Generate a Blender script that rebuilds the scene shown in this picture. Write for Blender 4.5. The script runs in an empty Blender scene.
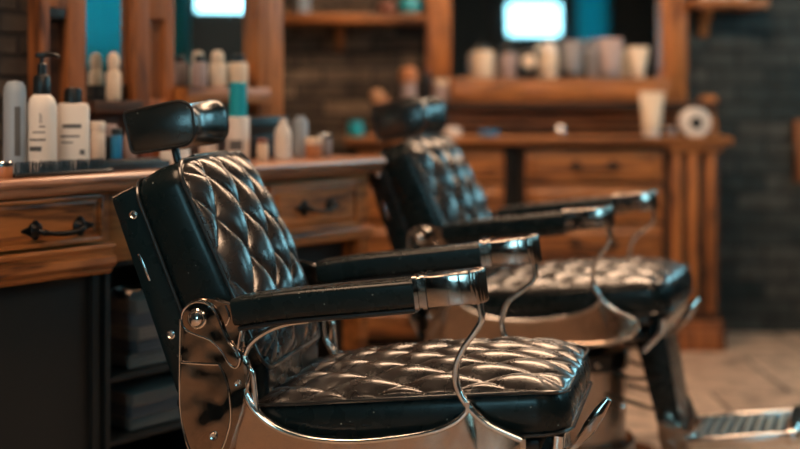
import bpy, bmesh, math, random
from mathutils import Vector, Matrix
random.seed(7)
sc = bpy.context.scene
COL = sc.collection
PI = math.pi

# ------------------------------------------------------------------ materials
def mat(name):
    m = bpy.data.materials.new(name); m.use_nodes = True
    nt = m.node_tree; b = nt.nodes['Principled BSDF']
    return m, nt, b
def plain(name, col, rough=.5, metal=0.0, coat=0.0, spec=.5, trans=0.0, emit=None, es=0):
    m, nt, b = mat(name)
    b.inputs['Base Color'].default_value = (*col, 1)
    b.inputs['Roughness'].default_value = rough
    b.inputs['Metallic'].default_value = metal
    b.inputs['Coat Weight'].default_value = coat
    b.inputs['Coat Roughness'].default_value = .08
    b.inputs['Specular IOR Level'].default_value = spec
    b.inputs['Transmission Weight'].default_value = trans
    if emit:
        b.inputs['Emission Color'].default_value = (*emit, 1)
        b.inputs['Emission Strength'].default_value = es
    return m
def nd(nt, t, **kw):
    n = nt.nodes.new(t)
    for k, v in kw.items(): setattr(n, k, v)
    return n
def ramp(nt, stops):
    r = nt.nodes.new('ShaderNodeValToRGB')
    e = r.color_ramp.elements
    while len(e) < len(stops): e.new(.5)
    for i, (p, c) in enumerate(stops):
        e[i].position = p; e[i].color = (*c, 1)
    return r
def wood(name, dark, light, axis='X', scale=1.0, rough=.38, coat=.35):
    m, nt, b = mat(name)
    tc = nd(nt, 'ShaderNodeTexCoord'); mp = nd(nt, 'ShaderNodeMapping')
    s = [14, 14, 14]; s['XYZ'.index(axis)] = 1.6
    mp.inputs['Scale'].default_value = [q*scale for q in s]
    nt.links.new(tc.outputs['Object'], mp.inputs[0])
    n1 = nd(nt, 'ShaderNodeTexNoise'); n1.inputs['Scale'].default_value = 1.3
    n1.inputs['Detail'].default_value = 8; n1.inputs['Distortion'].default_value = 1.4
    n2 = nd(nt, 'ShaderNodeTexNoise'); n2.inputs['Scale'].default_value = 6
    n2.inputs['Detail'].default_value = 6
    nt.links.new(mp.outputs[0], n1.inputs[0]); nt.links.new(mp.outputs[0], n2.inputs[0])
    mx = nd(nt, 'ShaderNodeMath', operation='MULTIPLY_ADD')
    nt.links.new(n2.outputs[0], mx.inputs[0]); mx.inputs[1].default_value = .45
    nt.links.new(n1.outputs[0], mx.inputs[2])
    r = ramp(nt, [(.50, dark), (.76, light), (.95, [min(1, c*1.25) for c in light])])
    nt.links.new(mx.outputs[0], r.inputs[0]); nt.links.new(r.outputs[0], b.inputs['Base Color'])
    bp = nd(nt, 'ShaderNodeBump'); bp.inputs['Strength'].default_value = .12; bp.inputs['Distance'].default_value = .003
    nt.links.new(mx.outputs[0], bp.inputs['Height']); nt.links.new(bp.outputs[0], b.inputs['Normal'])
    b.inputs['Roughness'].default_value = rough
    b.inputs['Coat Weight'].default_value = coat; b.inputs['Coat Roughness'].default_value = .25
    return m
def leather(name, col, rough=.3, specks=True, bump=.15, spec=.42, coat=.12):
    m, nt, b = mat(name)
    tc = nd(nt, 'ShaderNodeTexCoord')
    vo = nd(nt, 'ShaderNodeTexVoronoi'); vo.inputs['Scale'].default_value = 420
    nt.links.new(tc.outputs['Object'], vo.inputs['Vector'])
    no = nd(nt, 'ShaderNodeTexNoise'); no.inputs['Scale'].default_value = 26; no.inputs['Detail'].default_value = 5
    nt.links.new(tc.outputs['Object'], no.inputs['Vector'])
    ad = nd(nt, 'ShaderNodeMath', operation='MULTIPLY_ADD'); ad.inputs[1].default_value = .25
    nt.links.new(vo.outputs['Distance'], ad.inputs[0]); nt.links.new(no.outputs[0], ad.inputs[2])
    bp = nd(nt, 'ShaderNodeBump'); bp.inputs['Strength'].default_value = bump; bp.inputs['Distance'].default_value = .004
    nt.links.new(ad.outputs[0], bp.inputs['Height']); nt.links.new(bp.outputs[0], b.inputs['Normal'])
    mr = nd(nt, 'ShaderNodeMapRange'); mr.inputs[3].default_value = rough-.08; mr.inputs[4].default_value = rough+.1
    nt.links.new(no.outputs[0], mr.inputs[0]); nt.links.new(mr.outputs[0], b.inputs['Roughness'])
    if specks:
        v2 = nd(nt, 'ShaderNodeTexVoronoi'); v2.inputs['Scale'].default_value = 60
        nt.links.new(tc.outputs['Object'], v2.inputs['Vector'])
        r = ramp(nt, [(.0, (.35, .4, .38)), (.08, (.2, .24, .23)), (.11, col)])
        nt.links.new(v2.outputs['Distance'], r.inputs[0])
        # only a few of the cells carry a dust speck
        mxx = nd(nt, 'ShaderNodeMix', data_type='RGBA')
        cm = nd(nt, 'ShaderNodeSeparateColor'); nt.links.new(v2.outputs['Color'], cm.inputs[0])
        gt = nd(nt, 'ShaderNodeMath', operation='GREATER_THAN'); gt.inputs[1].default_value = .75
        nt.links.new(cm.outputs[0], gt.inputs[0]); nt.links.new(gt.outputs[0], mxx.inputs[0])
        mxx.inputs[6].default_value = (*col, 1); nt.links.new(r.outputs[0], mxx.inputs[7])
        nt.links.new(mxx.outputs[2], b.inputs['Base Color'])
    else: b.inputs['Base Color'].default_value = (*col, 1)
    b.inputs['Specular IOR Level'].default_value = spec
    b.inputs['Coat Weight'].default_value = coat; b.inputs['Coat Roughness'].default_value = .14
    return m
def chrome(name, col=(.78, .76, .74), rough=.07, waves=.02, sc_=9):
    m, nt, b = mat(name)
    b.inputs['Base Color'].default_value = (*col, 1); b.inputs['Metallic'].default_value = 1
    tc = nd(nt, 'ShaderNodeTexCoord'); no = nd(nt, 'ShaderNodeTexNoise'); no.inputs['Scale'].default_value = sc_
    no.inputs['Detail'].default_value = 2
    nt.links.new(tc.outputs['Object'], no.inputs['Vector'])
    n2 = nd(nt, 'ShaderNodeTexNoise'); n2.inputs['Scale'].default_value = 30; n2.inputs['Detail'].default_value = 8
    n2.inputs['Distortion'].default_value = 2.5
    nt.links.new(tc.outputs['Object'], n2.inputs['Vector'])
    mr = nd(nt, 'ShaderNodeMapRange'); mr.inputs[1].default_value = .35; mr.inputs[2].default_value = .7
    mr.inputs[3].default_value = rough; mr.inputs[4].default_value = rough+.12
    nt.links.new(n2.outputs[0], mr.inputs[0]); nt.links.new(mr.outputs[0], b.inputs['Roughness'])
    bp = nd(nt, 'ShaderNodeBump'); bp.inputs['Strength'].default_value = 1; bp.inputs['Distance'].default_value = waves
    nt.links.new(no.outputs[0], bp.inputs['Height']); nt.links.new(bp.outputs[0], b.inputs['Normal'])
    return m
def brick(name, c1, c2, mortar, sx=1.0, bw=.24, rh=.075, plane='XZ', bump=.6, ms=.009):
    m, nt, b = mat(name)
    tc = nd(nt, 'ShaderNodeTexCoord'); sp = nd(nt, 'ShaderNodeSeparateXYZ'); cb = nd(nt, 'ShaderNodeCombineXYZ')
    nt.links.new(tc.outputs['Object'], sp.inputs[0])
    nt.links.new(sp.outputs['XYZ'.index(plane[0])], cb.inputs[0]); nt.links.new(sp.outputs['XYZ'.index(plane[1])], cb.inputs[1])
    no = nd(nt, 'ShaderNodeTexNoise'); no.inputs['Scale'].default_value = 11; no.inputs['Detail'].default_value = 7
    nt.links.new(cb.outputs[0], no.inputs[0])
    wv = nd(nt, 'ShaderNodeVectorMath', operation='MULTIPLY_ADD'); wv.inputs[1].default_value = (.02, .02, 0)
    nt.links.new(no.outputs['Color'], wv.inputs[0]); nt.links.new(cb.outputs[0], wv.inputs[2])
    bt = nd(nt, 'ShaderNodeTexBrick'); bt.inputs['Scale'].default_value = 1
    bt.inputs['Brick Width'].default_value = bw; bt.inputs['Row Height'].default_value = rh
    bt.inputs['Mortar Size'].default_value = ms; bt.inputs['Mortar Smooth'].default_value = .4
    bt.inputs['Color1'].default_value = (*c1, 1); bt.inputs['Color2'].default_value = (*c2, 1); bt.inputs['Mortar'].default_value = (*mortar, 1)
    nt.links.new(wv.outputs[0], bt.inputs['Vector'])
    mx = nd(nt, 'ShaderNodeMix', data_type='RGBA', blend_type='MULTIPLY'); mx.inputs[0].default_value = .8
    rr = ramp(nt, [(.3, (.35, .35, .35)), (.7, (1.3, 1.3, 1.3))])
    nt.links.new(no.outputs[0], rr.inputs[0]); nt.links.new(bt.outputs['Color'], mx.inputs[6]); nt.links.new(rr.outputs[0], mx.inputs[7])
    nt.links.new(mx.outputs[2], b.inputs['Base Color'])
    inv = nd(nt, 'ShaderNodeMath', operation='MULTIPLY_ADD'); inv.inputs[1].default_value = -1.0
    nt.links.new(bt.outputs['Fac'], inv.inputs[0]); nt.links.new(no.outputs[0], inv.inputs[2])
    bp = nd(nt, 'ShaderNodeBump'); bp.inputs['Strength'].default_value = bump; bp.inputs['Distance'].default_value = .02
    nt.links.new(inv.outputs[0], bp.inputs['Height']); nt.links.new(bp.outputs[0], b.inputs['Normal'])
    b.inputs['Roughness'].default_value = .75
    return m

M = {}
M['leather'] = leather('black_leather', (.004, .010, .012), .27, bump=.06, spec=.28, coat=.06)
M['leather_quilt'] = leather('quilted_leather', (.018, .015, .014), .27, specks=False, bump=.2, spec=.9, coat=.7)
M['leather_soft'] = leather('headrest_leather', (.008, .012, .013), .24, bump=.1, spec=.7, coat=.4)
M['shell'] = leather('black_shell', (.004, .013, .017), .28, bump=.06, spec=.3, coat=.1)
M['piping'] = plain('leather_piping', (.012, .014, .015), .3, coat=.5)
M['chrome'] = chrome('chrome', waves=.0012)
M['armchrome'] = chrome('arm_chrome', (.42, .37, .34), waves=.003)
M['panel'] = chrome('chrome_plate', (.52, .40, .32), .14, .006, 6)
M['darkchrome'] = chrome('smoked_chrome', (.27, .215, .18), .06, .028, 7)
M['blackmetal'] = plain('black_metal', (.012, .013, .014), .32, metal=.2, coat=.3)
M['rubber'] = plain('ribbed_rubber', (.20, .25, .25), .45)
M['wood'] = wood('orange_wood', (.045, .012, .004), (.36, .135, .036), 'X', 1, .42, .2)
M['woodv'] = wood('orange_wood_upright', (.05, .014, .005), (.42, .15, .038), 'Z', 1, .45, .12)
M['wood2'] = wood('front_wood', (.035, .011, .005), (.42, .155, .045), 'X', .9, .42, .15)
M['wood2v'] = wood('front_wood_upright', (.025, .008, .004), (.30, .10, .028), 'Z', .9, .55, .08)
M['top'] = wood('counter_wood', (.13, .05, .026), (.40, .19, .105), 'X', .8, .3, .5)
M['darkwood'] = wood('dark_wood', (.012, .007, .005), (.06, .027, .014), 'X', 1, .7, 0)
M['black'] = plain('black_panel', (.008, .011, .012), .5)
M['iron'] = plain('dark_iron', (.01, .011, .012), .42, metal=.6)
M['mirror'] = plain('mirror_glass', (.75, .80, .80), .02, metal=1)
M['white'] = plain('white_plastic', (.72, .66, .60), .4)
M['cream'] = plain('cream_plastic', (.70, .56, .42), .4)
M['bluegrey'] = plain('blue_grey_plastic', (.30, .36, .42), .35)
M['blackplastic'] = plain('black_plastic', (.008, .01, .011), .35)
M['print'] = plain('dark_print', (.10, .10, .10), .5)
M['teal'] = plain('teal_plastic', (.01, .33, .42), .35)
M['blue'] = plain('blue_plastic', (.01, .16, .34), .35)
M['grey'] = plain('grey_plastic', (.22, .21, .22), .45)
M['pinkgrey'] = plain('pink_grey_plastic', (.34, .26, .25), .45)
M['amber'] = plain('amber_plastic', (.42, .17, .07), .3)
M['tan'] = plain('tan_wood', (.50, .27, .14), .4)
M['brown'] = plain('brown_plastic', (.18, .06, .04), .4)
M['silver'] = plain('silver_metal', (.75, .75, .75), .2, metal=1)
M['towel'] = plain('towel_cloth', (.20, .17, .15), .95)
M['towelgrey'] = plain('towel_grey', (.11, .11, .12), .95)
M['plaster'] = plain('dark_plaster', (.022, .028, .03), .85)
M['ceil'] = plain('ceiling_paint', (.10, .085, .07), .85)
m, nt, b = mat('teal_curtain'); b.inputs['Base Color'].default_value = (.04, .42, .48, 1); b.inputs['Roughness'].default_value = .85
_t = nd(nt, 'ShaderNodeBsdfTranslucent'); _t.inputs[0].default_value = (.08, .5, .55, 1); _x = nd(nt, 'ShaderNodeMixShader'); _x.inputs[0].default_value = .5
_o = [n for n in nt.nodes if n.type == 'OUTPUT_MATERIAL'][0]
nt.links.new(b.outputs[0], _x.inputs[1]); nt.links.new(_t.outputs[0], _x.inputs[2]); nt.links.new(_x.outputs[0], _o.inputs[0]); M['curtain'] = m
M['frame'] = plain('window_frame_paint', (.02, .035, .04), .5)
M['lamp'] = plain('warm_lamp', (.9, .7, .5), .5, emit=(1, .60, .30), es=1.0)
M['brick'] = brick('dark_brick', (.008, .020, .022), (.058, .060, .054), (.006, .010, .010), bw=.27, rh=.085)
M['brickw'] = brick('brown_brick', (.04, .028, .02), (.19, .135, .09), (.016, .012, .01))
M['stone'] = brick('rough_stone', (.028, .020, .014), (.075, .054, .038), (.012, .009, .007), bw=.13, rh=.06, bump=1.0)
def floor_mat():
    m = brick('floor_tile', (.50, .35, .25), (.60, .43, .31), (.10, .07, .055), bw=.60, rh=.60, plane='XY', bump=.08, ms=.010)
    b = m.node_tree.nodes['Principled BSDF']; b.inputs['Roughness'].default_value = .38
    b.inputs['Coat Weight'].default_value = .15
    return m
M['floor'] = floor_mat()
def glass_mat():
    m, nt, b = mat('window_glass')
    nt.nodes.remove(b)
    o = [n for n in nt.nodes if n.type == 'OUTPUT_MATERIAL'][0]
    t = nd(nt, 'ShaderNodeBsdfTransparent'); g = nd(nt, 'ShaderNodeBsdfGlossy'); g.inputs['Roughness'].default_value = .02
    x = nd(nt, 'ShaderNodeMixShader'); x.inputs[0].default_value = .06
    nt.links.new(t.outputs[0], x.inputs[1]); nt.links.new(g.outputs[0], x.inputs[2]); nt.links.new(x.outputs[0], o.inputs[0])
    return m
M['glass'] = glass_mat()

# ------------------------------------------------------------------ mesh helpers
I4 = Matrix.Identity(4)
def finish(name, bm, m, parent=None, sharp=38):
    bmesh.ops.recalc_face_normals(bm, faces=bm.faces)
    for f in bm.faces: f.smooth = True
    for e in bm.edges:
        if len(e.link_faces) == 2 and e.calc_face_angle(0) > math.radians(sharp): e.smooth = False
    me = bpy.data.meshes.new(name); bm.to_mesh(me); bm.free()
    me.materials.append(m)
    o = bpy.data.objects.new(name, me); COL.objects.link(o)
    if parent: o.parent = parent
    return o
def B(): return bmesh.new()
def box(bm, x0, x1, y0, y1, z0, z1, r=0.0, seg=2, mtx=I4):
    vs = [bm.verts.new(mtx @ Vector((x, y, z))) for x in (x0, x1) for y in (y0, y1) for z in (z0, z1)]
    fs = [(0, 1, 3, 2), (4, 6, 7, 5), (0, 4, 5, 1), (2, 3, 7, 6), (0, 2, 6, 4), (1, 5, 7, 3)]
    F = [bm.faces.new([vs[i] for i in f]) for f in fs]
    if r > 0:
        es = list({e for f in F for e in f.edges})
        bmesh.ops.bevel(bm, geom=es, offset=r, segments=seg, profile=.5, affect='EDGES')
def spline(pts, n=8, closed=False):
    P = [Vector(p) for p in pts]; out = []; L = len(P)
    rng = range(L if closed else L-1)
    for i in rng:
        if closed: a, b, c, d = P[(i-1) % L], P[i], P[(i+1) % L], P[(i+2) % L]
        else:
            b, c = P[i], P[i+1]
            a = P[i-1] if i > 0 else b*2-c
            d = P[i+2] if i+2 < L else c*2-b
        for k in range(n):
            t = k/n
            out.append(.5*((2*b)+(c-a)*t+(2*a-5*b+4*c-d)*t*t+(3*b-a-3*c+d)*t**3))
    if not closed: out.append(P[-1])
    return out
def sweep(bm, path, sect, up=Vector((0, 1, 0)), closed=False, scales=None, cap=True):
    """sect: list of (a,b) ; a along side vector (up-ish), b along the normal"""
    n = len(path); rings = []
    for i, p in enumerate(path):
        if closed: t = (path[(i+1) % n]-path[i-1]).normalized()
        else: t = (path[min(i+1, n-1)]-path[max(i-1, 0)]).normalized()
        a = up - t*up.dot(t)
        if a.length < 1e-5: a = Vector((0, 0, 1))-t*t.z
        a.normalize(); b = t.cross(a)
        s = scales[i] if scales else 1
        sa, sb = s if isinstance(s, tuple) else (s, s)
        rings.append([bm.verts.new(p+a*(q[0]*sa)+b*(q[1]*sb)) for q in sect])
    m = len(sect)
    for i in range(n if closed else n-1):
        r0, r1 = rings[i], rings[(i+1) % n]
        for j in range(m):
            bm.faces.new((r0[j], r0[(j+1) % m], r1[(j+1) % m], r1[j]))
    if cap and not closed:
        bm.faces.new(rings[0]); bm.faces.new(rings[-1][::-1])
def circ(r, n=10, r2=None):
    r2 = r2 or r
    return [(r*math.cos(2*PI*i/n), r2*math.sin(2*PI*i/n)) for i in range(n)]
def rrect(a, b, r, n=4):
    out = []
    for (cx, cy, s) in ((a-r, b-r, 0), (-a+r, b-r, 1), (-a+r, -b+r, 2), (a-r, -b+r, 3)):
        for k in range(n+1):
            t = (s+k/n)*PI/2; out.append((cx+r*math.cos(t), cy+r*math.sin(t)))
    return out
def tube(bm, pts, r, n=10, sp=6, up=(0, 1, 0), scales=None, closed=False):
    path = spline(pts, sp, closed) if sp else [Vector(p) for p in pts]
    sc_ = None
    if scales:
        sc_ = []
        L = len(scales)-1
        for i in range(len(path)):
            q = i/(len(path)-1)*L; j = min(int(q), L-1); f = q-j
            sc_.append(scales[j]*(1-f)+scales[j+1]*f)
    sweep(bm, path, circ(r, n) if not isinstance(r, list) else r, Vector(up), closed, sc_)
def lathe(bm, prof, n=24, c=(0, 0, 0), mtx=I4, xs=1, ys=1):
    rings = []
    for (r, z) in prof:
        if r < 1e-5: rings.append([bm.verts.new(mtx @ Vector((c[0], c[1], c[2]+z)))])
        else: rings.append([bm.verts.new(mtx @ Vector((c[0]+xs*r*math.cos(2*PI*i/n), c[1]+ys*r*math.sin(2*PI*i/n), c[2]+z))) for i in range(n)])
    for a, b in zip(rings, rings[1:]):
        if len(a) == 1 and len(b) == 1: continue
        for j in range(n):
            k = (j+1) % n
            if len(a) == 1: bm.faces.new((a[0], b[j], b[k]))
            elif len(b) == 1: bm.faces.new((a[j], a[k], b[0]))
            else: bm.faces.new((a[j], a[k], b[k], b[j]))
    if len(rings[0]) > 1: bm.faces.new(rings[0][::-1])
    if len(rings[-1]) > 1: bm.faces.new(rings[-1])
def prism(bm, pts, y0, y1, bev=.003, seg=2, mtx=I4, dome=0):
    """polygon in XZ extruded along Y"""
    a = [bm.verts.new(mtx @ Vector((p[0], y0, p[1]))) for p in pts]
    b = [bm.verts.new(mtx @ Vector((p[0], y1, p[1]))) for p in pts]
    f0 = bm.faces.new(a); f1 = bm.faces.new(b[::-1]); n = len(pts)
    for i in range(n): bm.faces.new((a[i], b[i], b[(i+1) % n], a[(i+1) % n]))
    if bev:
        es = list(f0.edges)+list(f1.edges)
        bmesh.ops.bevel(bm, geom=es, offset=bev, segments=seg, profile=.5, affect='EDGES')
def poly_smooth(pts, n=4, closed=True):
    return [(p.x, p.y) for p in spline([(a, b, 0) for a, b in pts], n, closed)]
def rect_loop(hx, hy, r, n=8, m=14):
    """points round a rounded rectangle"""
    out = []
    for (cx, cy, s) in ((hx-r, hy-r, 0), (-hx+r, hy-r, 1), (-hx+r, -hy+r, 2), (hx-r, -hy+r, 3)):
        for k in range(n+1):
            t = (s+k/n)*PI/2; out.append((cx+r*math.cos(t), cy+r*math.sin(t), math.cos(t), math.sin(t)))
    return out
def ring_body(bm, hx, hy, r, prof, warp, cap0=True, cap1=True):
    L = rect_loop(hx, hy, r); rings = []
    for (o, z) in prof: rings.append([bm.verts.new(warp(x+nx*o, y+ny*o, z)) for x, y, nx, ny in L])
    n = len(L)
    for a, b in zip(rings, rings[1:]):
        for j in range(n): bm.faces.new((a[j], a[(j+1) % n], b[(j+1) % n], b[j]))
    if cap0: bm.faces.new(rings[0][::-1])
    if cap1: bm.faces.new(rings[-1])
def quilt(bm, hx, hy, r, warp, px, py, crown, depth, nx=110, ny=110, groove=.55, ph=0.0, under=.01):
    """tufted diamond pad over a rounded rectangle; px, py = diamond size"""
    g = []
    for i in range(nx+1):
        row = []
        for j in range(ny+1):
            a = -1+2*i/nx; b = -1+2*j/ny
            x, y = a*hx, b*hy
            dx, dy = abs(x)-(hx-r), abs(y)-(hy-r)
            if dx > 0 and dy > 0:
                l = math.hypot(dx, dy); k = max(dx, dy)/l
                x = math.copysign(hx-r+dx*k, x); y = math.copysign(hy-r+dy*k, y)
            e = (1-abs(a)**5)*(1-abs(b)**5)
            ed = max(0.0, e)**.5
            A = x/px+y/py+ph; Bq = x/px-y/py+ph
            q = (abs(math.sin(PI*A))*abs(math.sin(PI*Bq)))**groove
            z = crown*(1-a*a*.9)*(1-b*b*.9)+ed*depth*q+ed*.006 - (1-ed)*.004
            if i in (0, nx) or j in (0, ny): z = -under
            row.append(bm.verts.new(warp(x, y, z)))
        g.append(row)
    for i in range(nx):
        for j in range(ny): bm.faces.new((g[i][j], g[i+1][j], g[i+1][j+1], g[i][j+1]))

def tag(o, label=None, cat=None, group=None, kind=None):
    if label: o['label'] = label
    if cat: o['category'] = cat
    if group: o['group'] = group
    if kind: o['kind'] = kind
    return o
def thing(name, label, cat, loc=(0, 0, 0), rz=0, group=None):
    o = bpy.data.objects.new(name, None); COL.objects.link(o); o.empty_display_size = .1
    o.location = loc; o.rotation_euler = (0, 0, rz)
    return tag(o, label, cat, group)
def copy_tree(o, parent=None):
    c = o.copy(); COL.objects.link(c); c.parent = parent
    for ch in list(o.children): copy_tree(ch, c)
    return c

# ------------------------------------------------------------------ barber chair
def make_chair(label):
    t = thing('barber_chair', label, 'barber chair', group='barber chairs')
    # ---- base and column
    bm = B(); lathe(bm, [(.25, 0), (.255, .008), (.245, .02), (.2, .03), (.16, .036), (.155, .045), (.155, .07), (.148, .078), (.132, .08)], 48)
    finish('base_disc', bm, M['darkchrome'], t)
    bm = B(); lathe(bm, [(.128, .075), (.128, .30)], 40)
    finish('column', bm, plainchrome, t)
    bm = B(); lathe(bm, [(.133, .295), (.137, .30), (.137, .345), (.13, .352), (.06, .355), (.06, .42)], 40)
    finish('column_collar', bm, M['blackmetal'], t)
    bm = B()
    lathe(bm, [(0, 0), (.012, .0), (.012, .008), (.008, .014), (0, .016)], 12, mtx=Matrix.Translation((.07, -.118, .325)) @ Matrix.Rotation(PI/2, 4, 'X'))
    finish('collar_bolt', bm, M['chrome'], t)
    bm = B(); tube(bm, [(.05, -.11, .225), (.10, -.16, .222), (.15, -.19, .222)], .003, 8)
    lathe(bm, [(0, -.013), (.009, -.009), (.013, 0), (.009, .009), (0, .013)], 14, c=(.155, -.194, .222))
    finish('pump_lever', bm, M['chrome'], t)
    # ---- seat, tilted up to the front
    tl = math.atan(.1155)
    MS = Matrix.Translation((-.035, 0, .540)) @ Matrix.Rotation(-tl, 4, 'Y')
    hx, hy, r = .322, .240, .05
    def bow(x, y): return x + (.022*(1-(y/hy)**2) if x > .1 else 0)*min(1, max(0, (x-.1)/.2))
    ws = lambda x, y, z: MS @ Vector((bow(x, y), y, z - (.9*max(0, x-.20)**2 if z > -.03 else 0)))
    bm = B()
    ring_body(bm, hx, hy, r, [(-.02, -.098), (-.006, -.094), (.002, -.08), (.006, -.05), (.004, -.02), (0, -.004), (-.004, 0)], ws)
    seat = finish('seat_cushion', bm, M['leather'], t, 60)
    bm = B(); quilt(bm, hx-.003, hy-.003, r, ws, .165, .100, .029, .020, 190, 150, .45)
    finish('quilted_seat_pad', bm, M['leather_quilt'], seat, 80)
    for z in (.001, -.088):
        bm = B(); L = rect_loop(hx, hy, r, 8)
        sweep(bm, [ws(x+nx*.003, y+ny*.003, z) for x, y, nx, ny in L], circ(.0042 if z > -.05 else .0035, 8), MS.to_3x3() @ Vector((0, 0, 1)), True)
        finish('piping', bm, M['piping'], seat)
    # seat pan
    bm = B(); box(bm, -.31, .27, -.235, .235, -.125, -.097, .008, 2, MS)
    finish('seat_pan', bm, M['blackmetal'], t)
    bm = B(); box(bm, -.30, .20, -.10, .10, .385, .425, .008)
    box(bm, -.26, .22, -.18, .18, .405, .43, .006)
    finish('seat_bracket', bm, M['blackmetal'], t)
    # fluted chrome front apron under the cushion
    bm = B()
    for k in range(9):
        y = -.208+k*.052
        tube(bm, [(.280, y, .480), (.272, y, .44), (.225, y, .385)], rrect(.019, .010, .005, 3), 10, 4)
    finish('front_apron', bm, M['chrome'], t)
    # ---- backrest
    up = Vector((-.417, 0, .909)); nn = Vector((.909, 0, .417)); sd = Vector((0, 1, 0))
    hx, hy = .200, .235
    c0 = Vector((-.526, 0, 1.0)) - up*hy + nn*-.006
    def wb(x, y, z):
        # narrower waist to the bottom, bowed top edge
        k = 1+.03*math.sin(max(-1, min(1, y/hy))*PI/2)
        yy = y + (.010*(1-(x/hx)**2) if y > 0 else 0)
        if z < -.03: z *= 1+.22*(1-y/hy)/2
        return c0 + sd*(x*k) + up*yy + nn*z
    bm = B()
    ring_body(bm, hx, hy, .045, [(-.012, -.112), (-.002, -.108), (.004, -.09), (.007, -.055), (.004, -.02), (0, -.004), (-.004, 0)], wb)
    back = finish('backrest_cushion', bm, M['leather'], t, 60)
    bm = B(); quilt(bm, hx-.003, hy-.003, .055, wb, .098, .190, .040, .026, 170, 200, .42, .15)
    finish('quilted_back_pad', bm, M['leather_quilt'], back, 80)
    for z in (.001, -.106):
        bm = B(); L = rect_loop(hx, hy, .045, 8)
        sweep(bm, [wb(x+nx*.003, y+ny*.003, z) for x, y, nx, ny in L], circ(.0042, 8), nn, True)
        finish('piping', bm, M['piping'], back)
    # rigid rear shell
    def wsh(x, y, z):
        z *= 1+.20*(1-y/hy)/2
        return c0 + sd*x + up*(y+.008) + nn*z
    bm = B()
    ring_body(bm, hx-.003, hy-.012, .012, [(-.03, -.172), (-.003, -.171), (0, -.167), (.002, -.135), (0, -.108), (-.01, -.104)], wsh)
    sh = finish('backrest_shell', bm, M['shell'], t, 50)
    for s in (-1, 1):
        for (uu, zz) in ((-.632, .887), (-.545, .634)):
            bm = B(); mt = Matrix.Translation((uu, s*.1955, zz)) @ Matrix.Rotation(s*-PI/2, 4, 'X')
            lathe(bm, [(.0095, 0), (.0095, .004), (.007, .005), (.0045, .003), (.0045, .0045), (0, .0045)], 16, mtx=mt)
            finish('screw', bm, M['silver'], sh)
        bm = B(); mt = Matrix(((up.x, 0, nn.x, -.607), (0, 1, 0, s*.1955), (up.z, 0, nn.z, .775), (0, 0, 0, 1)))
        box(bm, -.032, .032, -.003, .003, -.0035, .0035, .002, 2, mt)
        finish('slot_trim', bm, M['silver'], sh)
    bm = B()
    for s in (-1, 1):
        tube(bm, [wsh(s*(hx-.004), hy-.0115, -.112), wsh(s*(hx-.004), hy-.0115, -.14), wsh(s*(hx-.005), hy-.013, -.168)], .0022, 6, 2)
    tube(bm, [wsh(-hx+.01, hy-.012, -.168), wsh(0, hy-.012, -.168), wsh(hx-.01, hy-.012, -.168)], .002, 6, 2)
    finish('worn_edge', bm, M['silver'], sh)
    # chrome corner foot below the shell
    for s in (-1, 1):
        bm = B(); prism(bm, [(-.535, .592), (-.50, .612), (-.485, .575), (-.510, .572)], s*.190-.012, s*.190+.012, .004)
        finish('shell_corner', bm, M['chrome'], sh)
    bm = B(); box(bm, -.42, -.335, -.185, .185, .42, .60, .02, 3); finish('back_support', bm, M['leather'], t)
    # headrest
    post = B(); tube(post, [(-.605, 0, .955), (-.617, 0, .99), (-.628, 0, 1.03)], .0095, 12)
    po = finish('headrest_post', post, M['blackmetal'], t)
    bm = B(); cc = c0+up*(hy+.014)
    mt = Matrix(((nn.x, 0, up.x, cc.x), (0, 1, 0, 0), (nn.z, 0, up.z, cc.z), (0, 0, 0, 1)))
    box(bm, -.09, .004, -.10, .10, -.004, .003, .003, 2, mt)
    finish('headrest_bracket', bm, M['blackmetal'], t)
    def head_section(v, infl=0.0):
        k = 1-min(1, abs(v)/.096)**2
        fr = .028*k; dn = .012*k
        P = [(-.707, 1.104, .014), (-.541, 1.138-dn, .040), (-.530, 1.036+.006*k, .040), (-.685, 1.011, .016)]
        P[1] = (P[1][0]-fr, P[1][1], .040); P[2] = (P[2][0]-fr, P[2][1], .040)
        cx = sum(p[0] for p in P)/4; cz = sum(p[1] for p in P)/4
        P = [(cx+(p[0]-cx)*(1+infl/.07), cz+(p[1]-cz)*(1+infl/.05), p[2]) for p in P]
        out = []; n = 4
        for i in range(4):
            p = Vector(P[i][:2]); a = (Vector(P[i-1][:2])-p).normalized(); b = (Vector(P[(i+1) % 4][:2])-p).normalized()
            ang = a.angle(b); d = min(P[i][2]/math.tan(ang/2), .048)
            q0, q1 = p+a*d, p+b*d
            for j in range(9):
                w = j/8; out.append(((1-w)**2*q0+2*w*(1-w)*p+w*w*q1).to_tuple())
        return out
    bm = B(); rings = []
    vs_ = [-.099, -.0975, -.091]+[-.083+.166*i/20 for i in range(21)]+[.091, .0975, .099]
    for v in vs_:
        inf = {.099: -.002, .0975: -.0005, .091: .0015}.get(round(abs(v), 4), .002)
        rings.append([bm.verts.new((p[0], v, p[1])) for p in head_section(v, inf)])
    n = len(rings[0])
    for a, b in zip(rings, rings[1:]):
        for j in range(n): bm.faces.new((a[j], a[(j+1) % n], b[(j+1) % n], b[j]))
    bm.faces.new(rings[0]); bm.faces.new(rings[-1][::-1])
    hd = finish('headrest', bm, M['leather_soft'], t, 60)
    for s in (-1, 1):
        bm = B(); sweep(bm, [Vector((p[0], s*.098, p[1])) for p in head_section(.098, -.0005)], circ(.0034, 8), Vector((0, 1, 0)), True)
        finish('piping', bm, M['piping'], hd)
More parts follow.
